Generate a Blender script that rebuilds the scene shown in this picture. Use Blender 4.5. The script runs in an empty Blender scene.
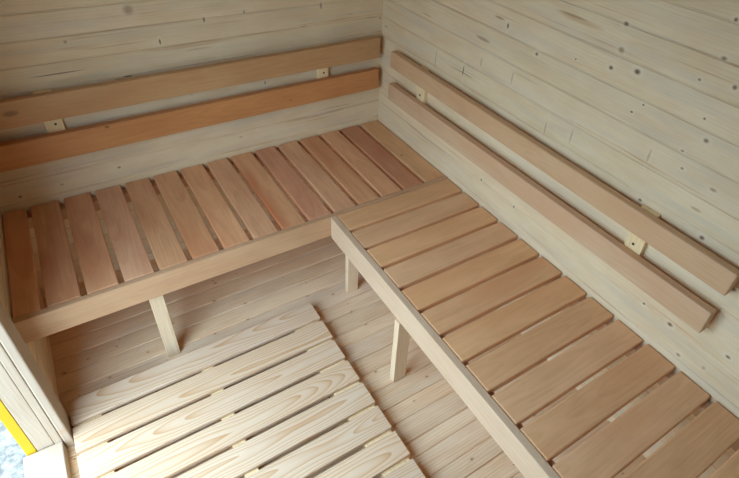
import bpy, bmesh, math, random
from mathutils import Vector, Matrix
random.seed(7)
C = bpy.context.scene.collection
S = bpy.context.scene
PI = math.pi

def lin(r, g, b):
    f = lambda v: (v/255/12.92) if v/255 <= .04045 else ((v/255+.055)/1.055)**2.4
    return (f(r), f(g), f(b), 1)

# ------------------------------------------------------------------ camera
cam_d = bpy.data.cameras.new('camera')
cam = bpy.data.objects.new('camera', cam_d); C.objects.link(cam)
BH = 0.3984                                   # bench height over the floor
cam.location = (-1.17121, -1.83701, 1.15936 + BH)
cam.rotation_euler = (0.91059, -0.06017, -0.57474)
cam_d.sensor_fit = 'HORIZONTAL'; cam_d.sensor_width = 36
cam_d.lens = 520.743/739*36
cam_d.shift_x = -26.361/739
cam_d.shift_y = -29.231/739
cam_d.clip_start = 0.01
S.camera = cam

# ------------------------------------------------------------------ world, light, exposure
W = bpy.data.worlds.new('overcast_sky'); S.world = W; W.use_nodes = True
bg = W.node_tree.nodes['Background']
_t = W.node_tree
_tc = _t.nodes.new('ShaderNodeTexCoord'); _sp = _t.nodes.new('ShaderNodeSeparateXYZ'); _rp = _t.nodes.new('ShaderNodeValToRGB')
_t.links.new(_tc.outputs['Generated'], _sp.inputs[0]); _t.links.new(_sp.outputs['Z'], _rp.inputs[0]); _t.links.new(_rp.outputs[0], bg.inputs[0])
_rp.color_ramp.elements[0].color = (.20, .275, .34, 1); _rp.color_ramp.elements[1].color = (.76, 1.02, 1.28, 1)
_rp.color_ramp.elements[0].position = .0; _rp.color_ramp.elements[1].position = .5
bg.inputs[1].default_value = 3.0
DOOR_Y0, DOOR_Y1, DOOR_H = -0.70, -1.66, 1.60
pl = bpy.data.lights.new('doorway_portal', 'AREA'); pl.shape = 'RECTANGLE'
pl.size = DOOR_H; pl.size_y = DOOR_Y0 - DOOR_Y1; pl.cycles.is_portal = True
po = bpy.data.objects.new('doorway_portal', pl); C.objects.link(po)
po.location = (-1.60, (DOOR_Y0+DOOR_Y1)/2, DOOR_H/2)
po.rotation_euler = (0, -PI/2, 0)
S.view_settings.view_transform = 'Standard'
S.view_settings.look = 'None'
S.view_settings.gamma = 1
S.view_settings.use_curve_mapping = False
S.view_settings.exposure = 1.50
S.cycles.max_bounces = 14
S.cycles.diffuse_bounces = 10
S.cycles.use_denoising = True

# ------------------------------------------------------------------ node helper
class NB:
    def __init__(s, name):
        s.m = bpy.data.materials.new(name); s.m.use_nodes = True
        s.t = s.m.node_tree; s.t.nodes.clear()
    def n(s, typ, **kw):
        nd = s.t.nodes.new(typ)
        for k, v in kw.items(): setattr(nd, k, v)
        return nd
    def put(s, sock, v):
        if isinstance(v, bpy.types.NodeSocket): s.t.links.new(v, sock)
        else: sock.default_value = v
    def math(s, op, a, b=0.0, c=0.0, clamp=False):
        nd = s.n('ShaderNodeMath', operation=op); nd.use_clamp = clamp
        s.put(nd.inputs[0], a); s.put(nd.inputs[1], b); s.put(nd.inputs[2], c)
        return nd.outputs[0]
    def comb(s, x, y, z):
        nd = s.n('ShaderNodeCombineXYZ')
        for i, v in enumerate((x, y, z)): s.put(nd.inputs[i], v)
        return nd.outputs[0]
    def noise(s, vec, scale, detail=2.0, rough=.5):
        nd = s.n('ShaderNodeTexNoise'); s.put(nd.inputs['Vector'], vec)
        nd.inputs['Scale'].default_value = scale; nd.inputs['Detail'].default_value = detail
        nd.inputs['Roughness'].default_value = rough
        return nd.outputs['Fac']
    def smooth(s, v, lo, hi, a=0.0, b=1.0):
        nd = s.n('ShaderNodeMapRange', interpolation_type='SMOOTHSTEP')
        s.put(nd.inputs[0], v); nd.inputs[1].default_value = lo; nd.inputs[2].default_value = hi
        nd.inputs[3].default_value = a; nd.inputs[4].default_value = b
        return nd.outputs[0]
    def mix(s, f, a, b, mode='MIX'):
        nd = s.n('ShaderNodeMix', data_type='RGBA', blend_type=mode)
        s.put(nd.inputs[0], f); s.put(nd.inputs[6], a); s.put(nd.inputs[7], b)
        return nd.outputs[2]

def wood(name, light, dark, swz='xyz', rnd='object', spacing=.006, ring=.5, fibre=.25, mottle=.25,
         tint=None, vary=.12, knots=0.0, knot_cell=.16, marks=(), rough=.55, depth=.05, slope=.05, warp=.010, sharp=3.0, bump=.15, streak=0.0):
    """planed timber: growth rings cut by the board, fine fibre, mottling, knots.  Grain runs along the first swizzled axis."""
    b = NB(name)
    tc = b.n('ShaderNodeTexCoord')
    sx = b.n('ShaderNodeSeparateXYZ'); b.t.links.new(tc.outputs['Object'], sx.inputs[0])
    L, K, N = (sx.outputs['xyz'.index(ch)] for ch in swz)
    if rnd == 'object':
        r1 = b.n('ShaderNodeObjectInfo').outputs['Random']
    else:
        at = b.n('ShaderNodeAttribute', attribute_name='plank'); r1 = at.outputs['Fac']
    wn = b.n('ShaderNodeTexWhiteNoise', noise_dimensions='1D'); b.put(wn.inputs['W'], b.math('MULTIPLY', r1, 91.7))
    ws = b.n('ShaderNodeSeparateColor'); b.t.links.new(wn.outputs['Color'], ws.inputs[0])
    r2, r3, r4 = ws.outputs
    Lo = b.math('ADD', L, b.math('MULTIPLY', r1, 37.0))
    base = b.comb(Lo, K, N)
    # growth rings
    wv = b.noise(b.comb(b.math('MULTIPLY', Lo, 2.2), b.math('MULTIPLY', K, 9.0), b.math('MULTIPLY', N, 9.0)), 1.0, 2.0)
    wv = b.math('MULTIPLY', b.math('SUBTRACT', wv, .5), warp*4)
    wl = b.noise(b.comb(b.math('MULTIPLY', Lo, 1.3), r2, 3.0), 1.0, 1.0)
    wl = b.math('MULTIPLY', b.math('SUBTRACT', wl, .5), depth*2.2)
    kc = b.math('ADD', b.math('ADD', K, wv), b.math('MULTIPLY', b.math('SUBTRACT', r3, .5), .05))
    nc = b.math('ADD', b.math('ADD', b.math('ADD', N, wl), b.math('MULTIPLY', L, b.math('MULTIPLY', b.math('SUBTRACT', r4, .5), slope*2))), b.math('MULTIPLY_ADD', r2, depth, .006))
    rad = b.math('SQRT', b.math('ADD', b.math('MULTIPLY', kc, kc), b.math('MULTIPLY', nc, nc)))
    fr = b.math('FRACT', b.math('DIVIDE', rad, spacing))
    late = b.math('MULTIPLY', b.math('POWER', fr, sharp), b.smooth(fr, .93, 1.0, 1.0, 0.0))
    # fibre, mottling
    fb = b.noise(b.comb(b.math('MULTIPLY', Lo, 7.0), b.math('MULTIPLY', K, 230.0), b.math('MULTIPLY', N, 230.0)), 1.0, 2.0, .6)
    fb = b.smooth(fb, .35, .75)
    mo = b.noise(b.comb(b.math('MULTIPLY', Lo, 5.0), b.math('MULTIPLY', K, 16.0), b.math('MULTIPLY', N, 16.0)), 1.0, 3.0, .6)
    mo = b.smooth(mo, .3, .75)
    f = b.math('ADD', b.math('ADD', b.math('MULTIPLY', late, ring), b.math('MULTIPLY', fb, fibre)), b.math('MULTIPLY', mo, mottle), clamp=True)
    col = b.mix(f, light, dark)
    if tint is not None:
        tf = b.noise(b.comb(b.math('MULTIPLY', Lo, 1.6), b.math('MULTIPLY', K, 7.0), r3), 1.0, 2.0)
        col = b.mix(b.math('MULTIPLY', b.smooth(tf, .45, .8), b.math('ADD', .25, r4)), col, tint)
    if streak:
        st = b.noise(b.comb(b.math('MULTIPLY', Lo, 1.4), b.math('MULTIPLY', K, 65.0), b.math('MULTIPLY', N, 8.0)), 1.0, 3.0, .6)
        pt = b.noise(b.comb(b.math('MULTIPLY', Lo, 4.0), b.math('MULTIPLY', K, 12.0), 7.0), 1.0, 2.0, .6)
        col = b.mix(b.math('MULTIPLY', b.math('MULTIPLY', b.smooth(st, .56, .80), b.smooth(pt, .35, .65)), streak), col, lin(184, 130, 80))
        gy = b.noise(b.comb(b.math('MULTIPLY', Lo, 2.5), b.math('MULTIPLY', K, 22.0), 3.0), 1.0, 3.0, .6)
        col = b.mix(b.math('MULTIPLY', b.smooth(gy, .45, .75), streak*.35), col, lin(196, 194, 182))
    # board to board difference
    hs = b.n('ShaderNodeHueSaturation')
    b.put(hs.inputs['Value'], b.math('MULTIPLY_ADD', b.math('SUBTRACT', r2, .5), vary*2, 1.0))
    b.put(hs.inputs['Saturation'], b.math('MULTIPLY_ADD', b.math('SUBTRACT', r3, .5), vary*1.6, 1.0))
    b.put(hs.inputs['Color'], col); col = hs.outputs[0]
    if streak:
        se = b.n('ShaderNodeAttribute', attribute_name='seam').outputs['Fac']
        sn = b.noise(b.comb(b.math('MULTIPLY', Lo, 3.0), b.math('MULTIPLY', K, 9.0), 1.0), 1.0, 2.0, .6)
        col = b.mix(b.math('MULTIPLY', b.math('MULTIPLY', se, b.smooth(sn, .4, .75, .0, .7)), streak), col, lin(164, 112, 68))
    kd = lin(96, 62, 40)
    if knots > 0:
        vo = b.n('ShaderNodeTexVoronoi', feature='F1', voronoi_dimensions='2D')
        b.put(vo.inputs['Vector'], b.comb(b.math('DIVIDE', Lo, knot_cell), b.math('ADD', b.math('DIVIDE', K, knot_cell*.5), b.math('MULTIPLY', r3, 9.0)), 0.0))
        vo.inputs['Scale'].default_value = 1.0
        vs = b.n('ShaderNodeSeparateColor'); b.t.links.new(vo.outputs['Color'], vs.inputs[0])
        on = b.math('LESS_THAN', vs.outputs[0], knots)
        sz = b.math('MULTIPLY_ADD', vs.outputs[1], .04, .018)
        dn = b.math('DIVIDE', vo.outputs['Distance'], sz)
        col = b.mix(b.math('MULTIPLY', on, b.smooth(dn, 1.0, 3.2, .35, 0.0)), col, lin(190, 140, 90))
        col = b.mix(b.math('MULTIPLY', on, b.smooth(dn, .5, 1.25, .85, 0.0)), col, kd)
    for (a0, c0, ra, rc, st, dk) in marks:
        if ra < .014 and rc < .01: ra, rc = ra*.85, rc*.85
        u = b.math('DIVIDE', b.math('SUBTRACT', L, a0), ra)
        v = b.math('DIVIDE', b.math('SUBTRACT', K, c0), rc)
        d = b.math('ADD', b.math('MULTIPLY', u, u), b.math('MULTIPLY', v, v))
        if ra < .014 and rnd != 'object':
            col = b.mix(b.smooth(d, 2.0, 14.0, .45*st, 0.0), col, lin(232, 220, 192))
            col = b.mix(b.smooth(d, .8, 3.2, .55*st, 0.0), col, lin(170, 128, 88))
        col = b.mix(b.smooth(d, .1, 1.5, st*.85, 0.0), col, dk)
    bs = b.n('ShaderNodeBsdfPrincipled'); out = b.n('ShaderNodeOutputMaterial')
    b.put(bs.inputs['Base Color'], col)
    bs.inputs['Roughness'].default_value = rough
    bs.inputs['Specular IOR Level'].default_value = .3
    if bump:
        bp = b.n('ShaderNodeBump'); bp.inputs['Strength'].default_value = bump; bp.inputs['Distance'].default_value = .001
        b.put(bp.inputs['Height'], b.math('ADD', fb, late)); b.t.links.new(bp.outputs[0], bs.inputs['Normal'])
    b.t.links.new(bs.outputs[0], out.inputs[0])
    return b.m

def plain(name, col, rough=.6, metal=0.0, noise=0.0, nscale=30):
    b = NB(name); bs = b.n('ShaderNodeBsdfPrincipled'); out = b.n('ShaderNodeOutputMaterial')
    if noise:
        tc = b.n('ShaderNodeTexCoord')
        f = b.noise(tc.outputs['Object'], nscale, 5.0, .7)
        b.put(bs.inputs['Base Color'], b.mix(b.smooth(f, .35, .65), col, tuple(c*(1-noise) for c in col[:3])+(1,)))
    else: bs.inputs['Base Color'].default_value = col
    bs.inputs['Roughness'].default_value = rough; bs.inputs['Metallic'].default_value = metal
    b.t.links.new(bs.outputs[0], out.inputs[0]); return b.m

DK = lin(86, 58, 40); MD = lin(150, 105, 66); LT = lin(196, 152, 100)
wallR_marks = [
 (-1.089,1.066,.006,.005,.9,DK), (-1.161,1.083,.008,.006,.95,DK), (-1.101,1.116,.008,.007,.6,MD), (-.709,1.053,.004,.008,.95,DK),
 (-.842,1.013,.006,.005,.75,DK), (-1.091,1.177,.007,.005,.8,DK), (-1.337,1.181,.006,.004,.7,DK), (-1.383,1.135,.005,.005,.8,DK),
 (-1.308,1.122,.004,.003,.7,DK), (-1.206,1.015,.003,.003,.8,DK), (-1.184,.986,.004,.003,.9,DK), (-1.354,1.048,.003,.003,.8,DK),
 (-.978,1.048,.003,.003,.7,DK), (-1.326,1.258,.004,.004,.9,DK), (-1.378,1.004,.006,.005,.75,DK), (-1.339,.956,.004,.003,.7,DK),
 (-1.356,.917,.004,.003,.7,DK), (-1.269,.903,.0028,.016,.35,MD), (-1.44,.907,.008,.004,.6,MD), (-1.426,.841,.014,.004,.6,MD),
 (-1.468,.783,.006,.005,.9,DK), (-1.293,.781,.005,.004,.8,DK), (-1.503,.501,.007,.006,.85,DK), (-1.42,.503,.004,.004,.9,DK),
 (-1.652,.534,.006,.004,.8,DK), (-1.558,.433,.006,.005,.6,DK), (-1.623,.454,.005,.006,.4,MD), (-1.581,.71,.007,.006,.9,DK),
 (-.668,1.065,.022,.004,.7,MD), (-.611,.98,.034,.006,.7,MD), (-.96,1.145,.075,.008,.55,LT), (-.93,1.15,.05,.004,.6,MD),
 (-.721,.495,.004,.006,.75,DK), (-.896,.489,.004,.006,.7,DK), (-.38,.844,.0028,.02,.35,MD), (-.379,.813,.0028,.02,.35,MD),
 (-.539,.845,.003,.016,.75,DK), (-.54,.838,.055,.0016,.8,DK), (-.939,.818,.0028,.02,.36,MD), (-1.035,.84,.0028,.02,.35,MD),
 (-.768,.91,.0028,.018,.34,MD), (-.034,.84,.014,.002,.85,DK), (-.30,.965,.03,.003,.45,MD), (-.82,.93,.06,.002,.4,MD), (-.62,.905,.0028,.014,.34,MD)]
wallB_marks = [
 (-1.18,.838,.075,.0022,.8,DK), (-.99,.793,.016,.003,.95,DK), (-1.02,.79,.014,.002,.8,MD), (-.868,.892,.003,.009,.9,DK), (-.94,1.004,.012,.012,.5,MD),
 (-.714,.945,.004,.008,.7,DK), (-1.135,.931,.005,.005,.55,MD), (-.573,.955,.003,.007,.6,DK), (-1.411,.443,.006,.005,.8,DK), (-1.284,.451,.006,.005,.4,MD),
 (-1.098,.465,.006,.004,.75,DK), (-.275,.943,.004,.010,.6,DK), (-.35,.875,.016,.002,.7,MD), (-.15,.898,.018,.0015,.6,MD), (-.05,.872,.03,.002,.55,MD),
 (-.009,.865,.003,.004,.9,DK), (-.645,.472,.007,.004,.4,MD), (-.523,.68,.003,.008,.7,DK), (-.80,.70,.0028,.016,.34,MD), (-.22,.51,.09,.0018,.6,MD),
 (-1.0,.90,.10,.002,.35,MD), (-.75,.85,.05,.003,.35,MD)]
PINE_L, PINE_D = lin(235, 216, 180), lin(209, 176, 129)
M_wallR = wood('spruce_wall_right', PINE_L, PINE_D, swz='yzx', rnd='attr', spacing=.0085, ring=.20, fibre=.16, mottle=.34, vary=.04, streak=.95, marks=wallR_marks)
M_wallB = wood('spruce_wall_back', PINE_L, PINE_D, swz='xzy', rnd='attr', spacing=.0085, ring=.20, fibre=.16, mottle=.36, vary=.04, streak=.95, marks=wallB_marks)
M_wallF = wood('light_damping_wall', lin(122, 75, 45), lin(95, 55, 30), swz='xzy', rnd='attr', spacing=.0085, ring=.35, fibre=.22, mottle=.25, vary=.05)  # unseen front wall, coloured dark brown to cut bounce light
M_wall = wood('spruce_wall', PINE_L, PINE_D, swz='yzx', rnd='attr', spacing=.0085, ring=.35, fibre=.22, mottle=.25, vary=.05, knots=.08)
M_ceil = wood('light_damping_ceiling', lin(129, 80, 48), lin(101, 59, 33), swz='xyz', rnd='attr', spacing=.0085, ring=.35, vary=.05, knots=.08)  # out-of-view ceiling, its brown made dark to keep ambient light low
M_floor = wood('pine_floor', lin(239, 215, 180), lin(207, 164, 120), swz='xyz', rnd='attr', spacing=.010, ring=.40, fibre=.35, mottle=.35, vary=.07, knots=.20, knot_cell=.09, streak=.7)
M_slatA = wood('alder_bench_slat_red', lin(230, 176, 130), lin(195, 138, 96), spacing=.010, ring=.25, fibre=.25, mottle=.45, tint=lin(195, 119, 79), vary=.08, sharp=2.0, bump=.08, knots=.03, knot_cell=.2, rough=.42)
M_slat_knot = wood('alder_bench_slat_knotty', lin(228, 184, 139), lin(193, 144, 103), spacing=.010, ring=.25, fibre=.25, mottle=.45, tint=lin(193, 124, 85), vary=.08, sharp=2.0, bump=.08, marks=[(-.0525,.024,.008,.005,.9,DK), (.154,-.047,.009,.006,.85,DK)], rough=.42)
M_slat_dark = wood('alder_bench_slat_dark', lin(217, 154, 112), lin(184, 120, 82), spacing=.010, ring=.25, fibre=.25, mottle=.45, tint=lin(184, 103, 67), vary=.08, sharp=2.0, bump=.08, knots=.03, knot_cell=.2, rough=.42)
M_slatB = wood('alder_bench_slat', lin(234, 184, 136), lin(203, 151, 103), spacing=.010, ring=.22, fibre=.25, mottle=.45, tint=lin(217, 156, 108), vary=.05, sharp=2.0, bump=.08, knots=.03, knot_cell=.2, rough=.42)
M_back_tan = wood('alder_backrest_tan', lin(209, 164, 113), lin(184, 134, 85), spacing=.010, ring=.22, fibre=.25, mottle=.45, tint=lin(189, 124, 78), vary=.05, sharp=2.0, bump=.08, marks=[(-.585,.004,.022,.010,.6,DK)], rough=.42)
M_back_red = wood('alder_backrest_red', lin(213, 150, 93), lin(184, 118, 67), spacing=.010, ring=.22, fibre=.25, mottle=.40, tint=lin(188, 108, 61), vary=.05, sharp=2.0, bump=.08, marks=[(-.345,.036,.009,.006,.8,DK), (.31,-.01,.006,.004,.6,DK)], rough=.42)
M_back_pale = wood('alder_backrest_pale', lin(215, 181, 141), lin(195, 150, 111), spacing=.010, ring=.22, fibre=.25, mottle=.40, tint=lin(207, 161, 121), vary=.05, sharp=2.0, bump=.08, rough=.42)
M_railA = wood('alder_bench_rail', lin(203, 164, 127), lin(179, 133, 95), spacing=.012, ring=.3, fibre=.25, mottle=.4, vary=.03)
M_railB = wood('pale_bench_rail', lin(211, 183, 153), lin(191, 156, 122), spacing=.012, ring=.25, fibre=.3, mottle=.3, vary=.03)
M_leg = wood('pine_leg', lin(228, 204, 171), lin(200, 164, 119), spacing=.010, ring=.3, fibre=.3, mottle=.2, vary=.04)
M_duck = wood('pine_duckboard', lin(218, 194, 165), lin(192, 145, 97), spacing=.0062, ring=.85, fibre=.16, mottle=.15, vary=.05, sharp=2.6, depth=.035, slope=.035, warp=.014, knots=.0)
M_batten = wood('pine_batten', lin(244, 221, 175), lin(213, 174, 121), spacing=.010, ring=.3, fibre=.25, mottle=.2, vary=.04)
M_frame = wood('pine_door_frame', lin(191, 172, 150), lin(169, 141, 113), spacing=.010, ring=.3, fibre=.25, mottle=.2, vary=.03, knots=.06)
M_screw = plain('dark_screw', lin(66, 58, 50), .45, .6)
M_yellow = plain('yellow_paint', lin(206, 166, 14), .5)
M_ground = plain('gravel_ground', (.25,.235,.21,1), .95, 0, .6, 30)

# ------------------------------------------------------------------ mesh helpers
def link(name, bm, mat, parent=None, loc=(0,0,0), rot=(0,0,0), smooth=False):
    me = bpy.data.meshes.new(name); bmesh.ops.recalc_face_normals(bm, faces=bm.faces); bm.to_mesh(me); bm.free()
    me.materials.append(mat)
    o = bpy.data.objects.new(name, me); C.objects.link(o)
    o.location = loc; o.rotation_euler = rot
    if parent is not None:
        o.parent = parent; o.location = Vector(loc) - parent.location
    return o

def box_bm(bm, x0, x1, y0, y1, z0, z1):
    vs = [bm.verts.new((x, y, z)) for x in (x0, x1) for y in (y0, y1) for z in (z0, z1)]
    for q in ((0,1,3,2),(4,6,7,5),(0,4,5,1),(2,3,7,6),(0,2,6,4),(1,5,7,3)): bm.faces.new([vs[i] for i in q])
    return vs

def plank(name, L, Wd, T, mat, parent, loc, rot=(0,0,0), bev=.003, seg=2, end_bev=None):
    """a planed board: length on local x, width on y, thickness on z, edges eased; loc is its centre"""
    bm = bmesh.new(); box_bm(bm, -L/2, L/2, -Wd/2, Wd/2, -T/2, T/2)
    bmesh.ops.bevel(bm, geom=bm.edges[:], offset=bev, segments=seg, profile=.5, affect='EDGES')
    return link(name, bm, mat, parent, loc, rot)

def thing(name, label, cat, loc, group=None):
    o = bpy.data.objects.new(name, None); C.objects.link(o); o.location = loc; o.empty_display_size = .1
    o['label'] = label; o['category'] = cat
    if group: o['group'] = group
    return o

def struct(o): o['kind'] = 'structure'; return o

def cladding(name, mat, edges, a0, a1, to_world, thick=.05, groove=.0022, swell=.0016, lip=.004, sections=None):
    """tongue and groove boards with a slightly rounded face: profile swept along the wall, one closed prism per board"""
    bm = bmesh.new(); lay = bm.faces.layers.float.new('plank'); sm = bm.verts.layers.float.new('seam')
    for i in range(len(edges)-1):
        p, q = edges[i], edges[i+1]
        for (s0, s1) in (sections(p, q) if sections else [(a0, a1)]):
            w = q - p
            prof = [(p, -groove), (p+lip*.5, -groove*.35), (p+lip, -swell), (p+w*.25, -swell*.3), (p+w*.5, 0), (p+w*.75, -swell*.3), (q-lip, -swell), (q-lip*.5, -groove*.35), (q, -groove), (q, -thick), (p, -thick)]
            A = [bm.verts.new(to_world(s0, c, d)) for c, d in prof]
            B = [bm.verts.new(to_world(s1, c, d)) for c, d in prof]
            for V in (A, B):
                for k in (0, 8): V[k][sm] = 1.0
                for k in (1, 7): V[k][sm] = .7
            n = len(prof); r = random.random()
            fs = [bm.faces.new((A[k], A[(k+1) % n], B[(k+1) % n], B[k])) for k in range(n)]
            fs += [bm.faces.new(A), bm.faces.new(B[::-1])]
            for f in fs: f[lay] = r
    return struct(link(name, bm, mat))

# ------------------------------------------------------------------ the room shell
XL, YF, ZC = -1.482, -3.00, 2.06
ped = .0757
zed = [BH + .55 + ped*k for k in range(-13, 16)]
zed = [z for z in zed if .02 < z < ZC-.02]; zed = [0.0] + zed + [ZC]
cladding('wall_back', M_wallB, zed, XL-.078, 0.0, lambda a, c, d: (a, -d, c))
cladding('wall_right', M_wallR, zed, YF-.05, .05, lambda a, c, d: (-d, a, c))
cladding('unseen_wall_front', M_wallF, zed, XL-.078, 0.0, lambda a, c, d: (a, YF+d, c))
WO0, WO1, WOH = DOOR_Y0+.02, DOOR_Y1-.02, DOOR_H+.02
def left_sections(p, q):
    return [(YF, 0.0)] if p >= WOH-.02 else [(YF, WO1), (WO0, 0.0)]
cladding('wall_left', M_wall, zed, YF, 0.0, lambda a, c, d: (XL+d, a, c), thick=.075, sections=left_sections)
fl_y = [.04, -.064, -.134, -.204, -.274, -.350, -.423, -.497, -.5956, -.660, -.735, -.790, -.865, -.930, -1.005, -1.080, -1.137, -1.210, -1.258, -1.328]
while fl_y[-1] > YF+.08: fl_y.append(fl_y[-1] - (.072 if len(fl_y) % 2 else .058))
fl_y.append(YF-.04)
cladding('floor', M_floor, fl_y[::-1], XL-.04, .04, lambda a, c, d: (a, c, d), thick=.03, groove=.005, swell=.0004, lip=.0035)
ce = [YF + (0-YF)*k/22 for k in range(23)]
cladding('unseen_ceiling', M_ceil, ce, XL-.078, 0.0, lambda a, c, d: (a, c, ZC-d), thick=.04)

bm = bmesh.new(); box_bm(bm, -14, -1.60, -10, 9, -.36, -.30)
struct(link('ground', bm, M_ground))

# doorway in the left wall: casing, lining, threshold, yellow edge
dr = bpy.data.objects.new('door_1', None); C.objects.link(dr); dr.location = (XL, (DOOR_Y0+DOOR_Y1)/2, 0); struct(dr)
def up(name, x0, x1, y0, y1, z0, z1, mat, bev=.003, label=None):
    o = plank(name, z1-z0, abs(y1-y0), abs(x1-x0), mat, dr, ((x0+x1)/2, (y0+y1)/2, (z0+z1)/2), (0, -PI/2, 0), bev)
    if label: o['label'] = label
    return o
cs = .091
for nm, (y0, y1) in dict(a=(-.614, -.703), b=(DOOR_Y1+.003, DOOR_Y1-.086)).items():
    up('casing', XL, XL+.022, y0, y1, 0.0, DOOR_H+.075, M_frame, .004)
plank('casing', abs(DOOR_Y1-DOOR_Y0)-.008, .091, .022, M_frame, dr, (XL+.011, (DOOR_Y0+DOOR_Y1)/2, DOOR_H+.03), (PI/2, 0, PI/2), .004)
for s, y in ((1, DOOR_Y0), (-1, DOOR_Y1)):
    up('lining', XL-.002, XL-.021, y, y+s*.0185, 0.03, DOOR_H, M_frame, .0025)
    up('lining', XL-.0225, XL-.065, y+s*.003, y+s*.0185, 0.03, DOOR_H, M_frame, .0025)
    up('edge_strip', XL-.066, XL-.091, y+s*.003, y+s*.0185, -.035, DOOR_H, M_yellow, .002, 'yellow painted outer edge')
plank('lining', abs(DOOR_Y1-DOOR_Y0), .070, .018, M_frame, dr, (XL-.037, (DOOR_Y0+DOOR_Y1)/2, DOOR_H+.0095), (0, 0, PI/2), .003)
plank('threshold', abs(DOOR_Y1-DOOR_Y0), .098, .060, M_frame, dr, (XL-.051, (DOOR_Y0+DOOR_Y1)/2, .014), (0, 0, PI/2), .003)

# ------------------------------------------------------------------ bench along the back wall
bA = thing('sauna_bench', 'slatted wooden bench along the back wall, at left, with one slim leg in view', 'bench', (-.74, -.27, 0))
T = .022
DA_I, DA_O = .5252, .5452
def board_x(name, x0, x1, y0, y1, z0, z1, mat, parent, bev=.003):     # grain along x
    return plank(name, x1-x0, y1-y0, z1-z0, mat, parent, ((x0+x1)/2, (y0+y1)/2, (z0+z1)/2), (0,0,0), bev)
def board_y(name, x0, x1, y0, y1, z0, z1, mat, parent, bev=.003):     # grain along y
    return plank(name, y1-y0, x1-x0, z1-z0, mat, parent, ((x0+x1)/2, (y0+y1)/2, (z0+z1)/2), (0,0,PI/2), bev)
def board_z(name, x0, x1, y0, y1, z0, z1, mat, parent, bev=.002):     # grain along z
    return plank(name, z1-z0, y1-y0, x1-x0, mat, parent, ((x0+x1)/2, (y0+y1)/2, (z0+z1)/2), (0,-PI/2,0), bev)
for k in range(15):
    r = -(.0046 + .1*k) - .0078 if k else -.0045
    l = -(.0046 + .1*(k+1)) + .0078 if k < 14 else XL+.004
    dz = random.uniform(-.0008, .0004)
    board_y('slat', l, r, -DA_I+.0012, -.0045, BH-T+dz, BH+dz, M_slat_knot if k == 0 else M_slat_dark if k in (1, 5) else M_slatA, bA, .0035)
board_x('front_rail', XL+.001, -.001, -DA_O, -DA_I, BH-.087, BH-.0005, M_railA, bA, .0025)
board_x('support_rail', XL+.001, -.001, -.034, -.001, BH-T-.0015-.045, BH-T-.0015, M_railA, bA)
board_x('support_rail', XL+.001, -.001, -DA_I, -DA_I+.028, BH-T-.0015-.045, BH-T-.0015, M_railA, bA)
board_z('leg', -1.1515, -1.1090, -DA_I-.0006, -DA_I+.024, 0, BH-T-.048, M_leg, bA)

# ------------------------------------------------------------------ bench along the right wall
bB = thing('sauna_bench', 'slatted wooden bench along the right wall, running toward the viewer on two visible legs', 'bench', (-.26, -1.34, 0))
DB_I, DB_O = .5030, .5260
oB, pB = .5395, .1037
yend = -2.35
k = 0
while True:
    t = -(oB + pB*k) - .0066 if k else -DA_O-.001
    u = -(oB + pB*(k+1)) + .0066
    if u < yend: break
    dz = random.uniform(-.0008, .0004)
    board_x('slat', -DB_I+.0012, -.004, u, t, BH-T+dz, BH+dz, M_slatB, bB, .0040)
    k += 1
board_y('front_rail', -DB_O, -DB_I, yend, -DA_O-.0004, BH-.094, BH-.0005, M_railB, bB, .0025)
board_y('support_rail', -.034, -.001, yend, -DA_O-.001, BH-T-.0465, BH-T-.0015, M_railB, bB)
board_y('support_rail', -DB_I, -DB_I+.028, yend, -DA_O-.001, BH-T-.0465, BH-T-.0015, M_railB, bB)
board_z('leg', -.4685, -.4215, -.5690, -.5470, 0, BH-T-.048, M_leg, bB)
board_z('leg', -DB_O-.006, -.4825, -1.0065, -.9820, 0, BH-.094, M_leg, bB)
board_z('leg', -DB_O-.001, -.4825, -1.95, -1.927, 0, BH-.094, M_leg, bB)

# ------------------------------------------------------------------ backrests: two boards each on short upright blocks
def screw(parent_obj, root, loc, axis):
    bm = bmesh.new(); bmesh.ops.create_cone(bm, cap_ends=True, segments=12, radius1=.0042, radius2=.0034, depth=.0016)
    o = link('screw', bm, M_screw, None, (0,0,0), (PI/2,0,0) if axis == 'y' else (0,-PI/2,0))
    o.parent = parent_obj
    o.matrix_parent_inverse = Matrix.Identity(4)
    # block and screw share the block's rotated frame
    R = parent_obj.rotation_euler.to_matrix().to_4x4()
    R.translation = parent_obj.location + root.location
    want = Matrix.Translation(Vector(loc)) @ o.rotation_euler.to_matrix().to_4x4()
    o.matrix_local = R.inverted() @ want
    return o

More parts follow.
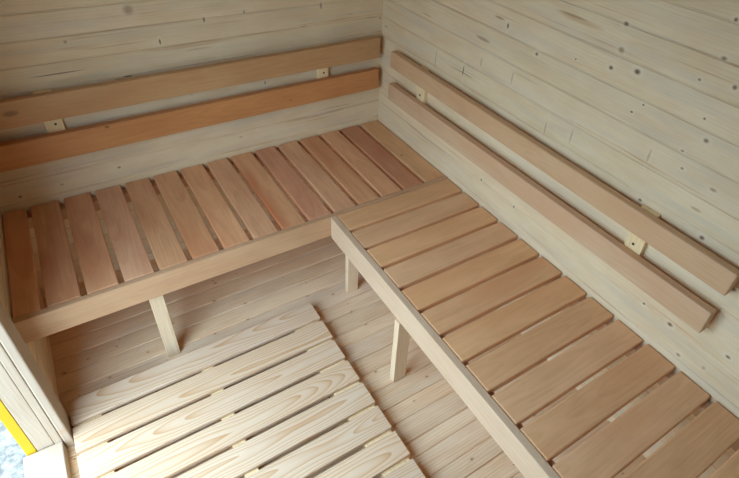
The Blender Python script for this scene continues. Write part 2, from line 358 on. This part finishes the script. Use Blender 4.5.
rA = thing('backrest', 'two-board wooden backrest on the back wall above the left bench', 'backrest', (-.74, -.001, BH+.28))
bt = .0188
for x0, x1 in ((-1.265, -1.214), (-.306, -.259)):
    w = board_z('wall_block', x0, x1, -bt, -.0012, BH+.162, BH+.398, M_batten, rA, .0015)
    screw(w, rA, ((x0+x1)/2+.003, -bt-.0006, BH+.286), 'y')
def tilted(name, axis, a0, a1, front, zt0, zt1, zb0, zb1, mat, parent, th=.0265):
    """backrest board from a0 to a1 along the wall; its ends may sit a few millimetres higher or lower"""
    L = a1-a0; zc0, zc1 = (zt0+zb0)/2, (zt1+zb1)/2
    h = ((zt0-zb0)+(zt1-zb1))/2; ang = math.atan2(zc1-zc0, L)
    mid = ((a0+a1)/2, -(front-th/2), (zc0+zc1)/2) if axis == 'x' else (-(front-th/2), (a0+a1)/2, (zc0+zc1)/2)
    bm = bmesh.new(); box_bm(bm, -L/2, L/2, -h/2, h/2, -th/2, th/2)
    bmesh.ops.bevel(bm, geom=bm.edges[:], offset=.0035, segments=2, profile=.5, affect='EDGES')
    M = Matrix.Rotation(PI/2, 4, 'X')                       # width upright, face toward -y
    if axis == 'y': M = Matrix.Rotation(PI/2, 4, 'Z') @ M
    tilt = Matrix.Rotation(ang, 4, 'Z')
    o = link(name, bm, mat, parent, mid); o.rotation_euler = (M @ tilt).to_euler()
    return o
tilted('board', 'x', -1.472, -.030, .046, BH+.399, BH+.402, BH+.309, BH+.320, M_back_tan, rA)
tilted('board', 'x', -1.472, -.033, .046, BH+.262, BH+.268, BH+.170, BH+.183, M_back_red, rA)

rB = thing('backrest', 'two-board wooden backrest on the right wall, ending in mid-wall near the viewer', 'backrest', (-.001, -.86, BH+.28))
for y0, y1 in ((-.356, -.309), (-1.360, -1.309)):
    w = board_z('wall_block', -bt, -.0012, y0, y1, BH+.168, BH+.380, M_batten, rB, .0015)
    screw(w, rB, (-bt-.0006, (y0+y1)/2+.002, BH+.268), 'x')
tilted('board', 'y', -1.585, -.148, .046, BH+.382, BH+.384, BH+.312, BH+.320, M_back_pale, rB)
tilted('board', 'y', -1.583, -.143, .046, BH+.252, BH+.246, BH+.177, BH+.177, M_back_pale, rB)

# ------------------------------------------------------------------ duckboard on the floor
dk = thing('duckboard', 'pale pine slatted duckboard lying on the floor between the benches', 'duckboard', (-1.04, -1.12, 0))
for x0, x1 in ((-1.452, -1.377), (-1.072, -1.031), (-.733, -.640)):
    board_y('batten', x0, x1, -1.66, -.575, 0, .0262, M_batten, dk, .0015)
for k in range(11):
    y1 = -.5725 - .1001*k
    x1 = -.6350 + random.uniform(-.002, .003)
    board_x('slat', -1.456, x1, y1-.0842, y1+.0012, .0264, .0415, M_duck, dk, .0022)
